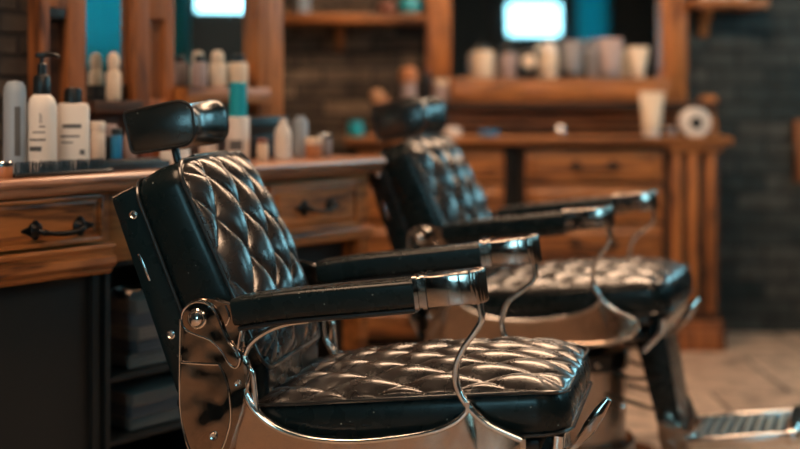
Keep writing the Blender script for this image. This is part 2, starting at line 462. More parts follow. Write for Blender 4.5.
    # ---- both sides
    for s in (-1, 1):
        V = .2775*s; EX = .030 if s > 0 else 0
        # arm pad
        bm = B()
        path = spline([(-.362, V, .707), (-.25, V, .7265), (-.10, V, .7455), (.02+EX, V, .7605+EX*.125)], 8)
        scl = [(1, .93)]+[(1, 1)]*(len(path)-1)
        # section: a = lateral, b = vertical
        sweep(bm, path, rrect(.0375, .0285, .013, 5), Vector((0, 1, 0)), scales=scl)
        pad = finish('armrest', bm, M['leather'], t, 50)
        bm = B()
        sweep(bm, spline([(-.35, V, .675), (-.25, V, .6935), (-.10, V, .7125), (.015+EX, V, .7275+EX*.125)], 6), rrect(.033, .005, .003, 2), Vector((0, 1, 0)))
        finish('armrest_base', bm, M['blackmetal'], pad)
        # chrome arm end
        bm = B()
        tl2 = math.atan(.125)
        MA = Matrix.Translation((.016+EX, V, .762+EX*.125)) @ Matrix.Rotation(-tl2, 4, 'Y')
        def seg(x0, x1, hw, hh, r=.006):
            path = [MA @ Vector((x0, 0, 0)), MA @ Vector((x1, 0, 0))]
            sweep(bm, path, rrect(hw, hh, r, 4), Vector((0, 1, 0)))
        seg(-.003, .005, .0405, .0335); seg(.005, .013, .0375, .031); seg(.013, .021, .0405, .0335)
        box(bm, .018, .112, -.0375, .0375, -.0305, .0300, .0035, 3, MA)
        seg(.060, .064, .0388, .0312, .003); seg(.086, .090, .0388, .0312, .003)
        for k in range(9):     # fluted nose
            a = -PI/2+PI*k/8
            bx, by = .112+.014*math.cos(a), .0300*math.sin(a)
            lathe(bm, [(0, -.0325), (.0072, -.031), (.0080, -.029), (.0080, .0285), (.0072, .031), (0, .032)], 10, c=(bx, by, 0), mtx=MA)
        box(bm, .10, .122, -.027, .027, -.031, .0305, .002, 2, MA)
        finish('arm_end', bm, M['armchrome'], t, 35)
        # S-shaped front support
        bm = B()
        tube(bm, [(.134+EX, V, .752), (.137+EX, V, .735), (.1385+EX*.9, V, .710), (.124+EX*.5, V, .684), (.104, V, .655), (.090, V, .622), (.0885, V, .590), (.100, V, .560), (.122, V, .532), (.155, V, .508), (.200, V, .490), (.218, V, .484)],
             rrect(.0105, .0058, .004, 3), 10, 7)
        finish('arm_support', bm, M['chrome'], t)
        # long edge trim from the arm, round the hinge and along the side plate
        bm = B()
        tube(bm, [(-.215, V, .6905), (-.26, V, .683), (-.305, V, .665), (-.338, V, .640), (-.357, V, .606), (-.361, V, .57), (-.352, V, .535), (-.325, V, .498), (-.275, V, .468), (-.205, V, .455), (-.12, V, .456), (-.03, V, .470), (.04, V, .487), (.083, V, .508), (.104, V, .530), (.106, V, .548)],
             rrect(.0115, .0055, .004, 3), 10, 7)
        finish('side_trim', bm, M['chrome'], t).location = (.006, 0, .003)
        # polished side plate
        top = spline([(-.361, .56, 0), (-.352, .535, 0), (-.325, .498, 0), (-.275, .468, 0), (-.205, .455, 0), (-.12, .456, 0), (-.03, .470, 0), (.04, .487, 0), (.083, .508, 0), (.104, .534, 0), (.122, .532, 0), (.155, .508, 0), (.200, .490, 0)], 3)
        low = spline([(.215, .484, 0), (.212, .455, 0), (.18, .425, 0), (.10, .405, 0), (-.05, .392, 0), (-.22, .386, 0), (-.36, .372, 0), (-.395, .40, 0), (-.388, .48, 0), (-.372, .53, 0)], 3)
        bm = B(); prism(bm, [(p.x, p.y) for p in top+low], V-.0045, V+.0045, .002, 2)
        sp = finish('side_plate', bm, M['panel'], t); sp.location = (.006, 0, .003)
        bm = B(); tube(bm, [(.213, V-s*-.004, .484), (.210, V+s*.004, .452), (.175, V+s*.004, .423), (.10, V+s*.004, .403), (-.05, V+s*.004, .390), (-.22, V+s*.004, .384)], .006, 8)
        finish('plate_edge', bm, M['chrome'], sp)
        # rear bracket casting
        O = V+s*.010
        bm = B()
        prism(bm, poly_smooth([(-.494, .706), (-.470, .722), (-.440, .724), (-.412, .716), (-.385, .712), (-.368, .722), (-.364, .690), (-.372, .655), (-.372, .62), (-.358, .59), (-.362, .555), (-.372, .50), (-.392, .44), (-.410, .37), (-.445, .35), (-.468, .38), (-.492, .43), (-.503, .50), (-.500, .60), (-.500, .68)], 3), O-.012, O+.012, .004, 3)
        hb = finish('hinge_bracket', bm, M['darkchrome'], t); hb.location = (.024, 0, .008)
        O2 = O+s*.014
        bm = B()   # raised arm that holds the bolt
        arm_pts = [(-.4975, .684), (-.489, .704), (-.470, .7165), (-.448, .717), (-.430, .706), (-.418, .688), (-.408, .663), (-.396, .640), (-.378, .622), (-.372, .606), (-.378, .590), (-.392, .594), (-.412, .622), (-.436, .642), (-.468, .652), (-.490, .662)]
        prism(bm, poly_smooth(arm_pts, 3), O2-.006, O2+.006, .004, 3)
        finish('hinge_arm', bm, M['darkchrome'], hb)
        bm = B()
        tube(bm, [(x, O2+s*.004, z) for x, z in arm_pts], .0028, 8, 4, closed=True)
        finish('hinge_rim', bm, M['chrome'], hb)
        bm = B(); mt = Matrix.Translation((-.462, O2+s*.005, .684)) @ Matrix.Rotation(s*-PI/2, 4, 'X')
        lathe(bm, [(.0205, 0), (.0205, .004), (.0185, .006), (.0165, .004), (.0158, .006), (.013, .012), (.007, .015), (0, .016)], 28, mtx=mt)
        finish('hinge_bolt', bm, M['chrome'], hb)
        bm = B()
        tube(bm, [(-.500, O+s*.012, .592), (-.45, O+s*.0125, .5915), (-.418, O+s*.013, .5925)], .0028, 8, 2)
        tube(bm, [(-.418, O+s*.013, .5925), (-.404, O+s*.013, .565), (-.396, O+s*.013, .53), (-.394, O+s*.013, .48), (-.408, O+s*.013, .43), (-.43, O+s*.013, .39)], .0028, 8, 4)
        tube(bm, [(-.503, O+s*.011, .68), (-.5045, O+s*.011, .60), (-.504, O+s*.011, .50), (-.492, O+s*.011, .44), (-.468, O+s*.011, .385)], .003, 8, 4)
        tube(bm, [(-.405, O+s*.012, .712), (-.396, O+s*.013, .69), (-.402, O+s*.013, .672)], .0022, 8, 4)
        tube(bm, [(-.368, O+s*.012, .716), (-.366, O+s*.013, .68), (-.374, O+s*.013, .655), (-.378, O+s*.013, .625)], .0028, 8, 4)
        finish('bracket_ribs', bm, M['chrome'], hb)
        for (uu, zz, rr) in ((-.378, .556, .0075), (-.430, .447, .0088)):
            bm = B(); mt = Matrix.Translation((uu, O+s*.0115, zz)) @ Matrix.Rotation(s*-PI/2, 4, 'X')
            lathe(bm, [(rr, 0), (rr, .003), (rr*.75, .006), (rr*.35, .0045), (0, .0045)], 16, mtx=mt)
            finish('screw', bm, M['silver'], hb)
        bm = B(); mt = Matrix.Translation((-.503, O, .507)) @ Matrix.Rotation(-PI/2, 4, 'Y')
        lathe(bm, [(.012, 0), (.012, .005), (.008, .009), (0, .010)], 14, mtx=mt, ys=.8)
        finish('stop_knob', bm, M['chrome'], hb)
        # loop handle inside the trim
        bm = B(); tube(bm, [(-.357, V, .588), (-.344, V, .592), (-.332, V, .582), (-.328, V, .555), (-.322, V, .500)], rrect(.005, .005, .003, 2), 8, 6)
        finish('recline_lever', bm, M['chrome'], t)
        # crossbar carrying the side assembly
        bm = B(); tube(bm, [(-.38, s*.18, .43), (-.38, V, .43)], .012, 12, 0, up=(0, 0, 1)); tube(bm, [(.05, s*.15, .42), (.05, V, .42)], .012, 12, 0, up=(0, 0, 1))
        tube(bm, [(-.44, s*.17, .69), (-.44, V, .69)], .014, 12, 0, up=(0, 0, 1))
        finish('cross_pin', bm, M['blackmetal'], t)
    bm = B(); box(bm, -.44, -.28, -.19, .19, .40, .43, .006); finish('rear_crossmember', bm, M['blackmetal'], t)
    # ---- front handle
    bm = B()
    tube(bm, [(.235, -.10, .405), (.285, -.10, .418), (.318, -.10, .452), (.344, -.10, .492), (.368, -.10, .528)], rrect(.012, .011, .006, 3), 10, 8, scales=[.55, .55, .75, 1.25, 1.1, .6])
    lv = finish('front_handle', bm, M['armchrome'], t)
    # ---- leg rest and footplate
    bm = B(); prism(bm, [(.165, .44), (.17, .505), (.215, .515), (.252, .49), (.318, .12), (.305, .085), (.262, .085), (.25, .12)], -.105, .105, .010, 3)
    finish('leg_rest', bm, M['leather'], t)
    for s in (-1, 1):
        bm = B(); prism(bm, [(.245, .20), (.305, .20), (.34, .12), (.34, .085), (.262, .08), (.25, .12)], s*.112-.006, s*.112+.006, .003)
        finish('foot_bracket', bm, M['darkchrome'], t)
        bm = B(); tube(bm, [(.08, s*.09, .32), (.16, s*.095, .285), (.262, s*.108, .30)], .006, 8); tube(bm, [(.08, s*.09, .23), (.18, s*.095, .21), (.285, s*.108, .19)], .006, 8)
        finish('link_rod', bm, M['blackmetal'], t)
    tl3 = math.atan(.17)
    MF = Matrix.Translation((.335, 0, .112)) @ Matrix.Rotation(-tl3, 4, 'Y')
    bm = B()
    box(bm, 0, .32, -.150, -.128, -.012, .022, .006, 3, MF); box(bm, 0, .32, .128, .150, -.012, .022, .006, 3, MF)
    box(bm, 0, .022, -.15, .15, -.012, .020, .006, 3, MF); box(bm, .285, .325, -.155, .155, -.018, .026, .009, 3, MF)
    fp = finish('foot_frame', bm, M['chrome'], t)
    bm = B(); box(bm, .02, .288, -.13, .13, -.008, .006, 0, 2, MF)
    finish('foot_tray', bm, M['blackmetal'], fp)
    bm = B()
    for k in range(8): box(bm, .030+k*.032, .048+k*.032, -.128, .128, .004, .016, .003, 2, MF)
    finish('ribbed_tread', bm, M['rubber'], fp)
    return t
plainchrome = chrome('column_chrome', (.60, .47, .38), .36, .0)

C1 = make_chair('black quilted leather barber chair nearest the camera, in sharp focus beside the drawer counter')
C1.location = (.090, 2.718, 0); C1.rotation_euler.z = -math.radians(14)
C2 = copy_tree(C1)
C2['label'] = 'blurred black leather barber chair further back with its ribbed footrest showing'
C2.location = (.580, 3.925, 0); C2.rotation_euler.z = -math.radians(21.5)

# the further chair is pumped up a little, its back and headrest sit slightly differently
for ch in C2.children:
    n_ = ch.name.split('.')[0]
    if n_ in ('base_disc', 'column', 'column_collar', 'collar_bolt', 'pump_lever', 'link_rod', 'foot_frame', 'foot_bracket'): continue
    if n_ in ('seat_cushion', 'seat_pan'): ch.location.z += .026
    elif n_ == 'headrest': ch.scale = (1.06, 1.10, 1.20); ch.location = Vector((.037+.030, 0, -.214-.010))
    elif n_ in ('headrest_post', 'headrest_bracket'): ch.location.x += .022
    elif n_.startswith('backrest'): ch.location.x += .012
    else: ch.location.z += .013
# ------------------------------------------------------------------ left station (local x along the counter, y to the wall)
QX, QY, QA = -.909, 2.84, math.atan2(.772, .636)
def SL(t, o, z=0): return (QX+t*math.cos(QA)-o*math.sin(QA), QY+t*math.sin(QA)+o*math.cos(QA), z)
CT = .95
def moulded(bm, x0, x1, yf, yb, prof):
    """prof: list of (out, z): front profile swept along x, closed at the back"""
    pts = [(yf-o, z) for o, z in prof]
    pts = [(yb, prof[0][1])]+pts+[(yb, prof[-1][1])]
    a = [bm.verts.new((x0, y, z)) for y, z in pts]; b = [bm.verts.new((x1, y, z)) for y, z in pts]
    n = len(pts); bm.faces.new(a); bm.faces.new(b[::-1])
    for i in range(n): bm.faces.new((a[i], b[i], b[(i+1) % n], a[(i+1) % n]))
def drawer_front(bm, x0, x1, y, z0, z1, th=.02, rim=.02):
    box(bm, x0, x1, y-th, y, z0, z1, .003, 2)
    # raised field with sloped border
    a = [(x0+rim, z0+rim), (x1-rim, z0+rim), (x1-rim, z1-rim), (x0+rim, z1-rim)]
    b = [(x0+rim*1.7, z0+rim*1.6), (x1-rim*1.7, z0+rim*1.6), (x1-rim*1.7, z1-rim*1.6), (x0+rim*1.7, z1-rim*1.6)]
    A = [bm.verts.new((p[0], y-th+.001, p[1])) for p in a]; C = [bm.verts.new((p[0], y-th-.009, p[1])) for p in b]
    for i in range(4): bm.faces.new((A[i], A[(i+1) % 4], C[(i+1) % 4], C[i]))
    bm.faces.new(C)
    # lip round the edge
    for (p0, p1, q0, q1) in ((x0, x1, z0, z0+rim*.55), (x0, x1, z1-rim*.55, z1), (x0, x0+rim*.55, z0, z1), (x1-rim*.55, x1, z0, z1)):
        box(bm, p0, p1, y-th-.006, y-th+.001, q0, q1, .003, 2)
def pull(parent, xc, y, zc, w=.13):
    """bail handle with leaf-shaped rosettes"""
    bm = B()
    for s in (-1, 1):
        x = xc+s*w*.5
        lathe(bm, [(.020, 0), (.020, .004), (.013, .009), (.009, .02), (0, .022)], 14, mtx=Matrix.Translation((x, y, zc)) @ Matrix.Rotation(PI/2, 4, 'X'))
        prism(bm, [(x+s*.008, zc-.013), (x+s*.034, zc-.004), (x+s*.040, zc), (x+s*.034, zc+.004), (x+s*.008, zc+.013)], y-.007, y, .002)
        for dz in (-.016, .016):
            lathe(bm, [(.008, 0), (.008, .005), (0, .009)], 10, mtx=Matrix.Translation((x, y, zc+dz)) @ Matrix.Rotation(PI/2, 4, 'X'))
    tube(bm, [(xc-w*.5, y-.016, zc), (xc-w*.38, y-.028, zc-.006), (xc, y-.032, zc-.011), (xc+w*.38, y-.028, zc-.006), (xc+w*.5, y-.016, zc)], .0065, 10, 6, up=(0, 0, 1), scales=[1, 1.25, .85, 1.0, .85, 1.25, 1])
    return finish('handle', bm, M['iron'], parent)

def place(o):
    o.location = (QX, QY, 0); o.rotation_euler = (0, 0, QA)
    return o
# countertop
ct = thing('countertop', 'long brown wooden countertop with moulded edge carrying the bottles, left of the chairs', 'countertop'); place(ct)
bm = B()
moulded(bm, -.75, 1.33, 0, .495, [(0, .950), (.018, .950), (.026, .945), (.028, .937), (.024, .930), (.018, .927), (.018, .922), (.012, .912), (.004, .906), (0, .904)])
finish('top_board', bm, M['top'], ct, 25)
# near drawer unit
cb = thing('drawer_cabinet', 'orange-brown wooden drawer unit with iron handle and dark opening, at left below the counter', 'cabinet'); place(cb)
bm = B()
box(bm, -.75, .328, .03, .49, .70, .903)
finish('carcass', bm, M['wood2'], cb)
bm = B(); moulded(bm, -.75, .329, .03, .06, [(0, .776), (.022, .776), (.026, .770), (.022, .762), (.016, .758), (.016, .750), (.026, .744), (.028, .728), (.020, .720), (.012, .716), (.012, .708), (0, .700)])
finish('moulding', bm, M['wood2'], cb, 25)
bm = B(); drawer_front(bm, -.33, .292, .03, .785, .900); d = finish('drawer', bm, M['wood2'], cb, 25)
pull(d, .155, .001, .828, .125)
bm = B(); drawer_front(bm, -.74, -.345, .03, .785, .900); d = finish('drawer', bm, M['wood2'], cb, 25)
pull(d, -.54, .001, .845)
bm = B(); box(bm, -.75, .322, .075, .10, .0, .70); box(bm, .30, .322, .06, .49, .0, .699); box(bm, -.75, -.73, .03, .49, 0, .70)
finish('black_panel', bm, M['black'], cb)
# middle bay: open shelf
sh = thing('open_shelf', 'black open shelf under the counter holding folded towels, behind the nearest chair', 'shelf'); place(sh)
bm = B()
box(bm, .330, .834, .032, .49, .725, .902, .002); finish('apron', bm, M['wood2'], sh)
bm = B()
for z in (.06, .255, .415, .708): box(bm, .345, .815, .06, .47, z, z+.014, .001)
finish('shelf_boards', bm, M['black'], sh)
bm = B(); box(bm, .332, .346, .05, .49, 0, .724); box(bm, .815, .829, .05, .49, 0, .724); box(bm, .346, .815, .475, .49, 0, .72)
finish('side_boards', bm, M['black'], sh)
# far drawer unit
cb2 = thing('drawer_cabinet', 'wooden drawer unit at the far end of the counter, seen between the two chairs', 'cabinet'); place(cb2)
bm = B(); box(bm, .835, 1.31, .03, .49, .70, .903); box(bm, 1.27, 1.31, .03, .49, 0, .70); finish('carcass', bm, M['wood2'], cb2)
bm = B(); drawer_front(bm, .865, 1.235, .03, .745, .885, .02, .018); d = finish('drawer', bm, M['wood2'], cb2, 25)
pull(d, 1.05, .001, .815, .11)
bm = B(); moulded(bm, .835, 1.315, .03, .06, [(0, .738), (.018, .738), (.022, .730), (.012, .722), (.012, .708), (0, .700)]); finish('moulding', bm, M['wood2'], cb2, 25)
bm = B(); box(bm, .85, 1.27, .10, .12, 0, .70); box(bm, .835, .85, .06, .49, 0, .70); finish('black_panel', bm, M['black'], cb2)

# towels
def towel(t, o, z, w, d, h, m, label, ang=0):
    bm = B()
    for k in range(2):
        path = [Vector((-w/2, -d/2+.004*k, z)), Vector((w/2, -d/2+.004*k, z))]
    r = h*.46
    # folded slab: rounded fold at the front, three layers
    n = 3; lh = h/n
    for k in range(n):
        box(bm, -w/2+.002*k, w/2-.002*k, -d/2+.003*((k*7) % 3), d/2, k*lh, (k+1)*lh+.0005, lh*.42, 3)
    o_ = finish('folded_towel', bm, m, None, 60)
    p = SL(t, o, z); o_.location = p; o_.rotation_euler = (0, 0, QA+ang)
    return tag(o_, label, 'towel', 'folded towels on the black shelf')
zz = .430
names = [('towel', 'lowest'), ('towelgrey', 'second from the bottom'), ('towel', 'third from the bottom'), ('towelgrey', 'fourth from the bottom'), ('towel', 'topmost')]
for k, (mm, w_) in enumerate(names):
    towel(.57+.006*((k*5) % 3), .20, zz, .24-.01*(k % 2), .22, .034, M[mm], 'folded %s towel, %s of the upper stack on the black shelf' % ('dull brown' if mm == 'towel' else 'dark grey', w_), .05*((k % 3)-1))
    zz += .0352
zz = .270
for k, (mm, w_) in enumerate([('towel', 'bottom'), ('towelgrey', 'middle'), ('towel', 'top')]):
    towel(.57-.004*k, .20, zz, .24, .22, .03, M[mm], 'folded %s towel at the %s of the lower stack on the black shelf' % ('dull brown' if mm == 'towel' else 'dark grey', w_), .04*(k-1))
    zz += .0312
bm = B(); lathe(bm, [(.0, 0), (.032, .0), (.040, .010), (.044, .022), (.041, .022), (.036, .012), (.0, .006)], 24)
o = finish('metal_bowl', bm, M['silver']); o.location = SL(.49, .16, .607); tag(o, 'small shiny metal bowl on top of the folded towels', 'bowl')

# ------------------------------------------------------------------ bottles and jars
def at(o, p, rz=0): o.location = p; o.rotation_euler = (0, 0, rz); return o
def print_lines(parent, r, rows, m=None):
    """curved printed bars round the front of a bottle; rows: (z, height, a0, a1) in degrees"""
    bm = B()
    for (z, h, a0, a1) in rows:
        n = 6; prev = None
        for k in range(n+1):
            a = math.radians(a0+(a1-a0)*k/n)
            c, s = math.cos(a), math.sin(a)
            q = [bm.verts.new((rr*c, rr*s, zz_)) for rr, zz_ in ((r-.0003, z), (r+.0006, z), (r+.0006, z+h), (r-.0003, z+h))]
            if prev:
                for i in range(4): bm.faces.new((prev[i], prev[(i+1) % 4], q[(i+1) % 4], q[i]))
            else: bm.faces.new(q)
            prev = q
        bm.faces.new(prev[::-1])
    return finish('printed_label', bm, m or M['print'], parent)
def bottle(name, cat, label, p, prof, m, cap=None, cm=None, rows=None, group=None, n=28, capname='cap'):
    t = thing(name, label, cat, p, 0, group)
    bm = B(); lathe(bm, prof, n); finish('body', bm, m, t, 35)
    if cap: bm = B(); lathe(bm, cap, n); finish(capname, bm, cm, t, 35)
    if rows:
        r = max(q[0] for q in prof); print_lines(t, r, rows)
    return t
def cyl(r, h, rb=.006):
    return [(r-rb, 0), (r-rb*.3, rb*.3), (r, rb), (r, h-rb), (r-rb*.3, h-rb*.3), (r-rb, h)]
def shoulder(r, h, rn, hn):
    return [(r-.004, 0), (r, .004), (r, h-.03), (r*.95, h-.018), (r*.8, h-.007), (rn+.004, h), (rn, h+.003), (rn, h+hn)]
GA = 'bottles and jars on the left counter'
a0 = -90-8
p = SL(.118, .12, CT)
bottle('shampoo_bottle', 'bottle', 'blue-grey round-topped bottle, leftmost on the left counter', p,
       [(.024, 0), (.027, .004), (.027, .165), (.025, .180), (.018, .190), (0, .193)], M['bluegrey'], rows=[(.04, .10, -75, -45)], group=GA)
p = SL(.180, .10, CT)
t = bottle('pump_bottle', 'bottle', 'white pump bottle with black pump, tallest at the left end of the counter', p, shoulder(.036, .168, .017, .004), M['white'],
       [(.020, .168), (.021, .172), (.021, .200), (.018, .208), (.011, .212), (.011, .232), (.007, .236)], M['blackplastic'],
       [(.050, .010, -125, -75), (.072, .004, -125, -60), (.088, .003, -110, -62), (.100, .003, -84, -62), (.108, .022, -82, -79), (.108, .018, -76, -74)], GA, capname='pump_collar')
bm = B(); tube(bm, [(0, 0, .228), (0, 0, .250)], .006, 10, 0, up=(1, 0, 0))
tube(bm, [(-.012, 0, .252), (.01, -.002, .254), (.034, -.006, .252), (.044, -.008, .247)], .0052, 10, 5, up=(0, 0, 1)); box(bm, -.016, .012, -.009, .009, .246, .258, .004)
finish('pump_nozzle', bm, M['blackplastic'], t)
p = SL(.285, .12, CT)
t = thing('square_bottle', 'squat white square bottle with ribbed black cap and dark printed lines on the left counter', 'bottle', p, QA-.62, GA)
bm = B(); ring_body(bm, .040, .028, .014, [(-.006, 0), (0, .004), (0, .128), (-.003, .135), (-.010, .138)], lambda x, y, z: Vector((x, y, z))); finish('body', bm, M['white'], t, 35)
bm = B(); lathe(bm, [(.021, .137), (.021, .165), (.019, .168), (0, .169)], 28)
for k in range(20): box(bm, .0205, .0222, -.001, .001, .14, .163, mtx=Matrix.Rotation(k*PI/10, 4, 'Z'))
finish('cap', bm, M['blackplastic'], t)
for (q0, q1, z0, z1) in ((-.025, .020, .088, .096), (-.030, .016, .070, .074), (-.028, .0, .058, .061), (.016, .028, .035, .045)):
    bm = B(); box(bm, q0, q1, -.0286, -.027, z0, z1); finish('printed_line', bm, M['print'], t)
# smaller things further along
bottle('pill_jar', 'jar', 'small white capped jar beside the square white bottle', SL(.421, .20, CT), cyl(.019, .082), M['white'], [(.0195, .082), (.0195, .100), (.017, .102)], M['white'], group=GA)
bottle('dark_jar', 'jar', 'small dark jar with brown lid between the white jar and the blue bottle', SL(.468, .21, CT), cyl(.018, .062), M['blackplastic'], [(.019, .062), (.019, .082), (.016, .084)], M['pinkgrey'], group=GA)
bottle('blue_bottle', 'bottle', 'slim bright blue bottle standing on the comb tray', SL(.447, .155, CT), cyl(.0145, .088), M['blue'], [(.014, .088), (.013, .102), (.010, .104)], M['blackplastic'], group=GA)
bottle('pink_bottle', 'bottle', 'pale pink-grey bottle just right of the blue bottle', SL(.520, .19, CT), cyl(.017, .088), M['pinkgrey'], [(.012, .088), (.012, .106), (.010, .108)], M['pinkgrey'], group=GA)
bottle('brown_bottle', 'bottle', 'reddish brown bottle below the nearest headrest', SL(.575, .20, CT), cyl(.020, .082), M['brown'], [(.013, .082), (.013, .098), (.010, .1)], M['blackplastic'], group=GA)
bottle('wide_jar', 'jar', 'wide white jar directly below the nearest headrest', SL(.615, .12, CT), cyl(.040, .045), M['white'], [(.041, .045), (.041, .062), (.038, .065)], M['white'], group=GA)
for o_ in list(COL.objects):
    hs = {'shampoo_bottle': 1.18, 'pump_bottle': 1.15, 'square_bottle': 1.25, 'pill_jar': 1.2, 'dark_jar': 1.35}.get(o_.name)
    if hs: o_.scale.z = hs
# comb tray and brush at the front edge
t = thing('bristle_brush', 'long black brush with upright bristles lying along the front edge of the counter', 'brush', SL(.195, .035, CT), QA)
bm = B(); box(bm, -.14, .14, -.016, .016, .0, .010, .005, 3); finish('brush_back', bm, M['blackplastic'], t)
bm = B()
for k in range(56):
    for j in range(4):
        x = -.13+k*.0046+random.uniform(-.001, .001); y = -.011+j*.0073
        lx = random.uniform(-.002, .002)
        lathe(bm, [(.0013, 0), (.0008, .024+random.uniform(0, .005))], 4, c=(x+lx, y, .009))
finish('bristles', bm, M['blackplastic'], t)['kind'] = 'stuff'
t = thing('tool_tray', 'black tray of grooming tools beside the bristle brush', 'tray', SL(.435, .100, CT), QA)
bm = B(); box(bm, -.11, .11, -.045, .045, 0, .008, .003); box(bm, -.11, .11, -.045, -.039, .006, .020, .002); box(bm, -.11, .11, .039, .045, .006, .020, .002)
box(bm, -.11, -.104, -.045, .045, .006, .02, .002); box(bm, .104, .11, -.045, .045, .006, .02, .002)
finish('tray', bm, M['blackplastic'], t)
bm = B(); box(bm, -.095, .095, -.03, .03, .008, .026, .004); finish('tool_case', bm, M['black'], t)
t = thing('metal_tin', 'small copper-brown tin with shiny lid at the left edge of the counter', 'tin', SL(.042, .05, CT), 0)
bm = B(); lathe(bm, cyl(.021, .028, .002), 28); finish('body', bm, M['amber'], t, 35)
bm = B(); lathe(bm, [(.0215, .028), (.0215, .037), (.020, .039), (0, .0395)], 28); finish('lid', bm, M['silver'], t, 35)
# behind / right of the headrest
bottle('white_bottle', 'bottle', 'white bottle with bright teal upper half, tallest just right of the nearest headrest', SL(.913, .19, CT), cyl(.034, .128), M['white'],
       [(.026, .128), (.026, .226), (.023, .229)], M['teal'], [(.03, .03, -130, -60)], GA)
bottle('white_bottle', 'bottle', 'plain white bottle half hidden by the nearest headrest', SL(.860, .26, CT), cyl(.026, .115), M['white'], [(.015, .115), (.015, .15), (.012, .152)], M['blackplastic'], group=GA)
bottle('cream_jar', 'jar', 'small cream jar at the foot of the teal-topped bottle', SL(.945, .12, CT), cyl(.017, .052), M['cream'], [(.017, .052), (.017, .062), (.014, .064)], M['brown'], group=GA)
t = thing('storage_box', 'low black box behind the jars on the left counter', 'box', SL(1.07, .27, CT), QA)
bm = B(); box(bm, -.085, .085, -.05, .05, 0, .085, .004); finish('body', bm, M['blackplastic'], t)
bm = B(); box(bm, -.087, .087, -.052, .052, .07, .125, .004); finish('lid', bm, M['blackplastic'], t)
bottle('white_flask', 'bottle', 'rounded white flask bottle in front of the black box', SL(1.029, .12, CT), [(.022, 0), (.025, .004), (.026, .07), (.022, .092), (.014, .103), (.012, .112), (.012, .12), (0, .122)], M['white'], group=GA)
bottle('grey_bottle', 'bottle', 'slate grey-blue bottle right of the white flask', SL(1.175, .19, CT), cyl(.024, .115), M['bluegrey'], [(.015, .115), (.015, .125), (.012, .126)], M['bluegrey'], group=GA)
bottle('amber_jar', 'jar', 'small amber jar with cream lid near the far end of the left counter', SL(1.150, .11, CT), cyl(.025, .042), M['amber'], [(.026, .042), (.026, .060), (.023, .062)], M['cream'], group=GA)
bottle('grey_tub', 'jar', 'grey tub with silver rim, last on the far end of the left counter', SL(1.233, .14, CT), cyl(.022, .058), M['grey'], [(.023, .058), (.023, .072), (.020, .074)], M['silver'], group=GA)

# ------------------------------------------------------------------ left wall, mirror frame
WO = .50
def struct(name, bm, m, sharp=38):
    o = finish(name, bm, m, None, sharp); o['kind'] = 'structure'; return o
bm = B(); box(bm, -4.2, 1.375, WO, WO+.14, 0, 3.0); o = struct('wall_left', bm, M['stone']); place(o)
mf = thing('wall_mirror', 'dark-orange wooden frame with two tall mirrors on the left wall', 'mirror'); place(mf)
def post(x0, x1, d0, parent, m, z0=.955, z1=2.3):
    bm = B(); box(bm, x0, x1, d0, WO, z0, z1, .004); return finish('post', bm, m, parent)
# wide post with a sunk centre panel
bm = B(); box(bm, .408, .440, WO-.06, WO, .955, 2.3, .004); box(bm, .500, .562, WO-.06, WO, .955, 2.3, .004); box(bm, .425, .505, WO-.058, WO-.01, 1.385, 1.50, .004)
finish('wide_post', bm, M['wood2v'], mf)
bm = B(); box(bm, .435, .505, WO-.02, WO, .955, 2.3); finish('sunk_panel', bm, M['darkwood'], mf)  # shade of the recess is put into this darker wood
bm = B(); prism(bm, [(.431, 1.384), (.431, 1.366), (.44, 1.355), (.490, 1.355), (.499, 1.366), (.499, 1.384)], WO-.055, WO-.03, .002); finish('lintel_shade', bm, M['black'], mf)  # black strip stands in for the shadow under the lintel
post(.745, .800, WO-.05, mf, M['wood2v'])
post(.855, .895, WO-.05, mf, M['wood2v'])
bm = B(); box(bm, .795, .860, WO-.05, WO-.005, 1.37, 2.3, .003); box(bm, .795, .860, WO-.05, WO-.005, .955, 1.13, .003); finish('post_infill', bm, M['wood2v'], mf)
post(1.245, 1.365, WO-.05, mf, M['woodv'])
bm = B(); box(bm, .562, .735, WO-.014, WO-.004, 1.17, 2.25); finish('mirror', bm, M['mirror'], mf)
bm = B(); box(bm, .80, .855, WO-.014, WO-.004, 1.12, 1.40); finish('mirror', bm, M['mirror'], mf)
bm = B(); box(bm, .895, 1.245, WO-.014, WO-.004, 1.17, 2.25); finish('mirror', bm, M['mirror'], mf)
bm = B(); box(bm, .562, .735, WO-.10, WO, 1.09, 1.125, .004); box(bm, .562, .735, WO-.02, WO, .955, 1.09); place(tag(finish('wall_ledge', bm, M['darkwood']), 'dark wooden ledge under the narrow left mirror', 'ledge'))
bm = B(); box(bm, .895, 1.245, WO-.11, WO, 1.112, 1.165, .004); le = place(tag(finish('wall_ledge', bm, M['wood']), 'orange wooden ledge under the wide left mirror holding three cream bottles', 'ledge'))
bm = B(); box(bm, .895, 1.245, WO-.02, WO, .955, 1.112); finish('ledge_back', bm, M['darkwood'], mf)
GL = 'bottles on the left mirror ledge'
bottle('cream_bottle', 'bottle', 'tall cream bottle with rounded cap alone on the narrow left mirror ledge', SL(.660, WO-.055, 1.125), cyl(.022, .085), M['cream'], [(.014, .085), (.016, .10), (.018, .12), (.013, .136), (0, .142)], M['cream'], group=GL)
bottle('dim_bottle', 'bottle', 'brownish cream bottle, left of the three on the wide mirror ledge', SL(.985, WO-.06, 1.165), cyl(.024, .078), M['pinkgrey'], [(.015, .078), (.015, .098), (.012, .1)], M['blackplastic'], group=GL)
bottle('cream_bottle', 'bottle', 'cream bottle with domed cap, middle and tallest of three on the wide mirror ledge', SL(1.060, WO-.06, 1.165), cyl(.025, .072), M['cream'], [(.017, .072), (.020, .084), (.020, .10), (.014, .114), (0, .117)], M['cream'], group=GL)
